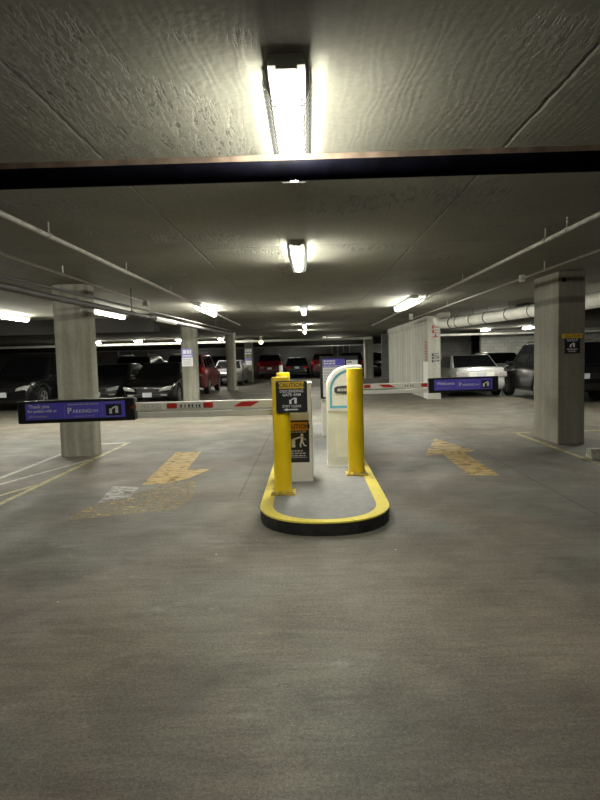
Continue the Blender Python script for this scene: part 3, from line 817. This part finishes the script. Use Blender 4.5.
# ------------------------------------------------------------------ floor markings (paint films on the slab)
ZP = .0015
def film(polys, name, m, label, cat='marking', group=None, parent=None):
    g = MB()
    for p in polys: g.prism(p, 'z', .0002, ZP)
    o = g.build(name, m, parent)
    if label: tag(o, label, cat, group)
    return o
t = thing('floor_arrow', 'worn yellow arrow pointing toward us on the left lane', 'marking', (0, 0, 0))
film([[(-2.20, 9.48), (-1.78, 9.46), (-1.70, 7.9), (-1.76, 7.05), (-2.06, 7.0)]], 'shaft', M['arrow'], None, parent=t)
film([[(-1.70, 7.9), (-1.36, 7.95), (-1.55, 7.35), (-1.80, 7.0)]], 'right_wing', M['arrow'], None, parent=t)
film([[(-2.40, 6.95), (-2.06, 6.9), (-2.0, 6.35), (-2.28, 6.1)]], 'left_wing', M['arrowghost'], None, parent=t)
film([[(-1.78, 7.05), (-1.42, 7.2), (-1.30, 6.3), (-1.38, 5.75), (-2.35, 5.5), (-2.35, 6.0), (-2.0, 6.5)]], 'flaked_tip', M['arrowfaint'], None, parent=t)
t = thing('floor_arrow', 'dull yellow arrow pointing away on the right lane', 'marking', (0, 0, 0))
film([[(1.95, 7.12), (2.30, 7.08), (2.32, 8.85), (1.98, 8.72)]], 'shaft', M['arrowr'], None, parent=t)
film([[(1.70, 8.62), (2.0, 8.72), (2.30, 8.80), (2.54, 8.90), (2.22, 10.35)]], 'head', M['arrowr'], None, parent=t)
film([[(-3.41, 2.5), (-3.335, 2.5), (-3.335, 10.75), (-3.41, 10.75)]], 'parking_line', M['line'], 'long yellow line beside the big rounded column, left of the lane')
film([[(-4.18, 5.5), (-4.10, 5.5), (-4.08, 10.6), (-4.16, 10.6)]], 'parking_line', M['linew'], 'pale line on the far left side of the hatched zone at the rounded column')
film([[(-4.16, 10.52), (-3.42, 10.68), (-3.42, 10.78), (-4.16, 10.62)]], 'parking_line', M['linew'], 'short pale line closing the hatched zone behind the rounded column')
for k, (a_, b_) in enumerate((((-4.1, 6.5), (-3.42, 8.8)), ((-4.1, 5.0), (-3.42, 7.0)))):
    film([[(a_[0], a_[1]), (b_[0], b_[1]), (b_[0], b_[1]+.2), (a_[0], a_[1]+.2)]], 'hatch_line', M['linew' if k == 0 else 'line'],
         ('diagonal hatch line reaching the foot of the big rounded column', 'nearer diagonal hatch line at the left edge of the photo')[k])
film([[(3.755, 3.0), (3.83, 3.0), (3.83, 10.9), (3.755, 10.9)]], 'parking_line', M['line'], 'long yellow line passing the foot of the square column')
film([[(3.84, 10.80), (5.9, 10.80), (5.9, 10.90), (3.84, 10.90)]], 'parking_line', M['line'], 'short yellow line just behind the foot of the square column')
t = thing('wheel_stop', 'concrete wheel stop with pale painted end near the square column', 'wheel stop', (3.86, 8.10, 0))
prof = [(-.09, 0), (.09, 0), (.06, .13), (-.06, .13)]
MB().prism(prof, 'x', .17, 1.85).build('block', M['stopd'], t)
MB().prism(prof, 'x', 0, .17).build('painted_end', M['stop'], t)

# ------------------------------------------------------------------ cars
def lerp_prof(prof, y):
    if y <= prof[0][0]: return prof[0][1]
    for (a, za), (b, zb) in zip(prof, prof[1:]):
        if y <= b: return za + (zb-za)*(y-a)/(b-a)
    return prof[-1][1]
KIND = {
 'sedan': dict(L=4.7, W=1.80, H=1.45, zb=.93, base=(-1.15, 1.80), roof=(-.25, .95), rw=.325, wx=(-1.42, 1.36), sill=.20,
   top=[(-2.35,.60),(-2.30,.69),(-2.15,.755),(-1.9,.80),(-1.1,.94),(0,.955),(1.7,1.0),(2.15,1.01),(2.28,.97),(2.35,.86)]),
 'suv': dict(L=4.7, W=1.88, H=1.74, zb=1.07, base=(-1.25, 2.25), roof=(-.42, 1.92), rw=.37, wx=(-1.42, 1.36), sill=.27,
   top=[(-2.35,.78),(-2.30,.90),(-2.15,.97),(-1.9,1.0),(-1.2,1.09),(0,1.10),(2.1,1.12),(2.26,1.10),(2.35,.98)]),
 'hatch': dict(L=4.2, W=1.76, H=1.50, zb=.95, base=(-1.15, 1.98), roof=(-.30, 1.45), rw=.315, wx=(-1.30, 1.24), sill=.20,
   top=[(-2.1,.62),(-2.05,.71),(-1.9,.78),(-1.6,.84),(-1.1,.95),(0,.97),(1.8,1.0),(2.02,.98),(2.1,.86)]),
}
def wheel(parent, x, y, r):
    s = 1 if x > 0 else -1
    wo = MB().lathe([(r*.62, -.10), (r*.9, -.11), (r, -.085), (r, .085), (r*.9, .11), (r*.62, .10)], axis='x', n=28).build('wheel', M['tyre'], parent, True)
    wo.location = (x, y, r)
    g = MB(); g.lathe([(.001, s*.075), (r*.60, s*.075), (r*.66, s*.112), (r*.60, s*.112), (r*.58, s*.085), (.001, s*.085)], axis='x', n=28)
    for k in range(5):
        a = 2*PI*k/5; c, sn = math.cos(a), math.sin(a); q = r*.60; h_ = .03
        t_ = [(-sn*h_, c*h_), (sn*h_, -c*h_), (q*c+sn*h_*.8, q*sn-c*h_*.8), (q*c-sn*h_*.8, q*sn+c*h_*.8)]
        xa, xb = sorted((s*.084, s*.108)); g.prism(t_, 'x', xa, xb)
    g.build('rim', M['rim'], wo)
def car(label, x, ynear, toward, kind, paint, group=None, cat='car', extra=None, rz=0.0, mirrors=True):
    K = KIND[kind]; L, W, H, rw = K['L'], K['W'], K['H'], K['rw']; hw_ = W/2
    t = thing({'suv': 'suv', 'sedan': 'sedan', 'hatch': 'hatchback'}[kind], label, cat, (x, ynear+L/2, 0), (0 if toward else PI)+rz, group)
    pm = P[paint]
    ys = sorted(set([round(-L/2 + L*k/70, 4) for k in range(71)] + [p[0] for p in K['top']]))
    ra = rw+.065
    def halfw(y):
        u = abs(2*y/L); return hw_*(1-.05*u**3-.13*u**14)
    g = MB(); rings = []
    for y in ys:
        zt = lerp_prof(K['top'], y); e = abs(2*y/L)
        zb = K['sill'] + .10*e**10
        for yw in K['wx']:
            d = abs(y-yw)
            if d < ra: zb = max(zb, rw + math.sqrt(ra*ra-d*d) - .02)
        zb = min(zb, zt-.10)
        w_ = halfw(y); h_ = zt-zb
        half = [(0, zb), (w_-.07, zb), (w_-.015, zb+min(.06, h_*.15)), (w_, zb+h_*.42), (w_-.004, zb+h_*.68), (w_-.035, zt-min(.06, h_*.2)), (w_-.10, zt-.012), (w_*.55, zt+.012), (0, zt+.02)]
        ring = [g.bm.verts.new((px_, y, pz_)) for px_, pz_ in half] + [g.bm.verts.new((-px_, y, pz_)) for px_, pz_ in half[-2:0:-1]]
        rings.append(ring)
    n = len(rings[0])
    for a_, b_ in zip(rings, rings[1:]):
        for k in range(n): g.bm.faces.new((a_[k], a_[(k+1) % n], b_[(k+1) % n], b_[k]))
    g.bm.faces.new(rings[0]); g.bm.faces.new(rings[-1])
    bmesh.ops.recalc_face_normals(g.bm, faces=g.bm.faces[:])
    body = g.build('body', pm, t, True)
    # cabin
    zb = K['zb']; wb, wr = hw_-.065, hw_*.74
    (b0, b1), (r0, r1) = K['base'], K['roof']
    bot = [(-wb, b0), (wb, b0), (wb, b1), (-wb, b1)]; top = [(-wr, r0), (wr, r0), (wr, r1), (-wr, r1)]
    bm = bmesh.new()
    A = [bm.verts.new((p[0], p[1], zb-.06)) for p in bot]; B = [bm.verts.new((p[0], p[1], H-.02)) for p in top]
    bm.faces.new(A[::-1]); bm.faces.new(B)
    for i in range(4): bm.faces.new((A[i], A[(i+1) % 4], B[(i+1) % 4], B[i]))
    bmesh.ops.bevel(bm, geom=[e for e in bm.edges if max(v.co.z for v in e.verts) > zb+.1], offset=.06, segments=4, profile=.5, affect='EDGES')
    bmesh.ops.recalc_face_normals(bm, faces=bm.faces[:])
    g = MB(); g.bm.free(); g.bm = bm
    g.build('cabin', pm, t, True)
    def pane(name, i, u0, u1, v0, v1, m=M['glass'], skew=(0, 0)):
        j = (i+1) % 4
        P00, P10 = Vector((*bot[i], zb-.06)), Vector((*bot[j], zb-.06)); P01, P11 = Vector((*top[i], H-.02)), Vector((*top[j], H-.02))
        f = lambda u, v: P00.lerp(P10, u).lerp(P01.lerp(P11, u), v)
        MB().slab(f(u0, v0), f(u1+0, v0), f(u1-skew[1], v1), f(u0+skew[0], v1), .016).build(name, m, t)
    pane('windshield', 0, .06, .94, .14, .92)
    pane('rear_window', 2, .04, .96, (.40 if kind == 'suv' else .16), .95)
    for i, flip in ((1, False), (3, True)):
        segs = [(.10, .47), (.49, .86)] if kind == 'sedan' else [(.15, .42), (.445, .70), (.725, .90)]
        if extra == 'pale' and i == 1: segs = [(.15, .42), (.445, .61), (.80, .90)]; pane('pale_strip', i, .63, .77, .0, .92, M['palestrip'])  # plain pale strip between two side windows
        for (a_, b_) in segs:
            u0, u1 = (a_, b_) if not flip else (1-b_, 1-a_)
            m_ = M['glass']
            pane('side_window', i, u0, u1, .20, .90, m_)
    for yw in K['wx']:
        for s_ in (-1, 1): wheel(t, s_*(hw_-.125), yw, rw)
    # front
    yf = -L/2; zf = lerp_prof(K['top'], yf); hl = zf-.02
    for s_ in (-1, 1):
        pts = [(s_*.45*hw_, hl-.10), (s_*.86*hw_, hl-.05), (s_*.90*hw_, hl+.07), (s_*.80*hw_, hl+.065), (s_*.52*hw_, hl)]
        MB().prism(pts, 'y', yf-.012, yf+.22, .008).build('headlight', M['headlamp'], t, True)
        MB().box(*sorted((s_*.50*hw_, s_*.74*hw_)), yf-.012, yf+.05, .33, .39, .01).build('fog_light', M['headlamp' if kind == 'sedan' else 'trim'], t)
        if not mirrors: continue
        MB().box(*sorted((s_*(hw_+.005), s_*(hw_+.20))), b0+.42, b0+.56, zb-.02, zb+.13, .03).build('mirror', pm, t, True)
        MB().box(*sorted((s_*(hw_-.10), s_*(hw_+.03))), b0+.46, b0+.52, zb-.01, zb+.03).build('mirror_arm', M['trim'], t)
    gr = MB().box(-.40*hw_, .40*hw_, yf-.014, yf+.03, hl-.16, hl+.0, .008).build('grille', M['trim'], t)
    g = MB()
    for k in range(4): g.box(-.37*hw_, .37*hw_, yf-.020, yf-.012, hl-.145+k*.038, hl-.135+k*.038)
    g.build('grille_bar', M['chrome'], gr)
    MB().box(-.72*hw_, .72*hw_, yf-.02, yf+.02, hl-.20, hl-.185).build('bumper_trim', M['chrome'], t)
    MB().box(-.55*hw_, .55*hw_, yf-.006, yf+.03, .30, .37).build('air_intake', M['trim'], t)
    MB().box(-.155, .155, yf-.03, yf-.005, hl-.29, hl-.135, .004).build('front_plate', M['plate'], t)
    # rear
    yr = L/2
    if kind == 'suv': z0, z1, xa, xb = .92, 1.20, .74, .95
    else: z0, z1, xa, xb = .68, .86, .52, .93
    for s_ in (-1, 1):
        MB().box(*sorted((s_*xa*hw_, s_*xb*hw_)), yr-.22, yr+.014, z0, z1, .012).build('tail_light', M['paletail' if extra == 'bright' else 'tail'], t, True)
    MB().box(-.46*hw_, .46*hw_, yr-.02, yr+.012, .68, .85, .006).build('plate_recess', M['white' if extra == 'bright' else 'trim'], t)
    MB().box(-.155, .155, yr+.012, yr+.02, .69, .84, .003).build('rear_plate', M['plate'], t)
    MB().box(-.84*hw_, .84*hw_, yr-.03, yr+.04, .36, .56, .03).build('rear_bumper', pm if kind != 'suv' else M['trim'], t, True)
    if kind == 'suv':
        for s_ in (-1, 1):
            MB().tube([(s_*wr*.88, r0+.2, H+.02), (s_*wr*.88, r0+.3, H+.05), (s_*wr*.88, r1-.25, H+.05), (s_*wr*.88, r1-.15, H+.02)], .015, 8).build('roof_rail', M['trim'], t, True)
    return t
car('black SUV at the left edge of the photo, headlight showing', -9.70, 18.3, True, 'suv', 'black')
car('dark sedan half hidden behind the big rounded column', -7.55, 20.6, True, 'sedan', 'charcoal')
car('black sedan facing us with pale headlights and white plate, beside the notice column', -5.42, 19.5, True, 'sedan', 'black')
car('black SUV parked behind the dark sedans, only its roof showing', -7.9, 26.0, False, 'suv', 'black')
car('silver hatchback roof glimpsed above the black sedan', -7.75, 31.4, True, 'hatch', 'silver')
car('dark red SUV seen past the notice column on the left', -5.28, 24.7, False, 'suv', 'red')
car('pale grey sedan peeking out behind the plain rounded column', -4.62, 32.3, True, 'sedan', 'grey')
car('red SUV at the far end, rear showing, left of the ticket machine', -2.74, 41.4, False, 'suv', 'red', mirrors=False)
car('black hatchback at the far end between the two red ones', -.82, 42.0, False, 'hatch', 'green', mirrors=False)
car('red SUV at the far end partly behind the black-framed notice', 1.10, 41.3, False, 'suv', 'red', mirrors=False)
car('dark car at the far end behind the ticket machine', 3.12, 41.6, False, 'suv', 'navy', mirrors=False)
car('dark car at the far end beside the pale far column', 5.3, 41.4, True, 'suv', 'black')
car('black SUV far back left of the red SUVs', -6.2, 41.2, False, 'suv', 'charcoal')
car('silver sedan parked with its rear toward us in the right bay', 5.78, 19.6, False, 'sedan', 'silver', extra='bright')
car('black SUV in the right bay, half hidden by the square column', 7.72, 16.5, False, 'suv', 'black', extra='pale')
car('white hatchback glimpsed between the silver sedan and the black SUV', 8.6, 25.6, False, 'hatch', 'white')

# ------------------------------------------------------------------ camera and render look
f_px = 585.0
cam = bpy.data.cameras.new('camera'); co = bpy.data.objects.new('camera', cam); COL.objects.link(co)
cam.sensor_fit = 'AUTO'; cam.sensor_width = 36; cam.lens = f_px/800*36; cam.clip_end = 200
pt = math.atan(42.8/f_px); yw = math.atan(9.1/f_px); rl = -math.radians(1.49)
co.matrix_world = Matrix.Translation((0, 0, 1.5)) @ Matrix.Rotation(yw, 4, 'Z') @ Matrix.Rotation(PI/2-pt, 4, 'X') @ Matrix.Rotation(rl, 4, 'Z')
S.camera = co
wd = bpy.data.worlds.new('world'); S.world = wd; wd.use_nodes = True
wd.node_tree.nodes['Background'].inputs[0].default_value = (0, 0, 0, 1)
S.view_settings.view_transform = 'Standard'; S.view_settings.look = 'None'; S.view_settings.gamma = 1.0
S.view_settings.use_curve_mapping = False; S.view_settings.exposure = 0.95
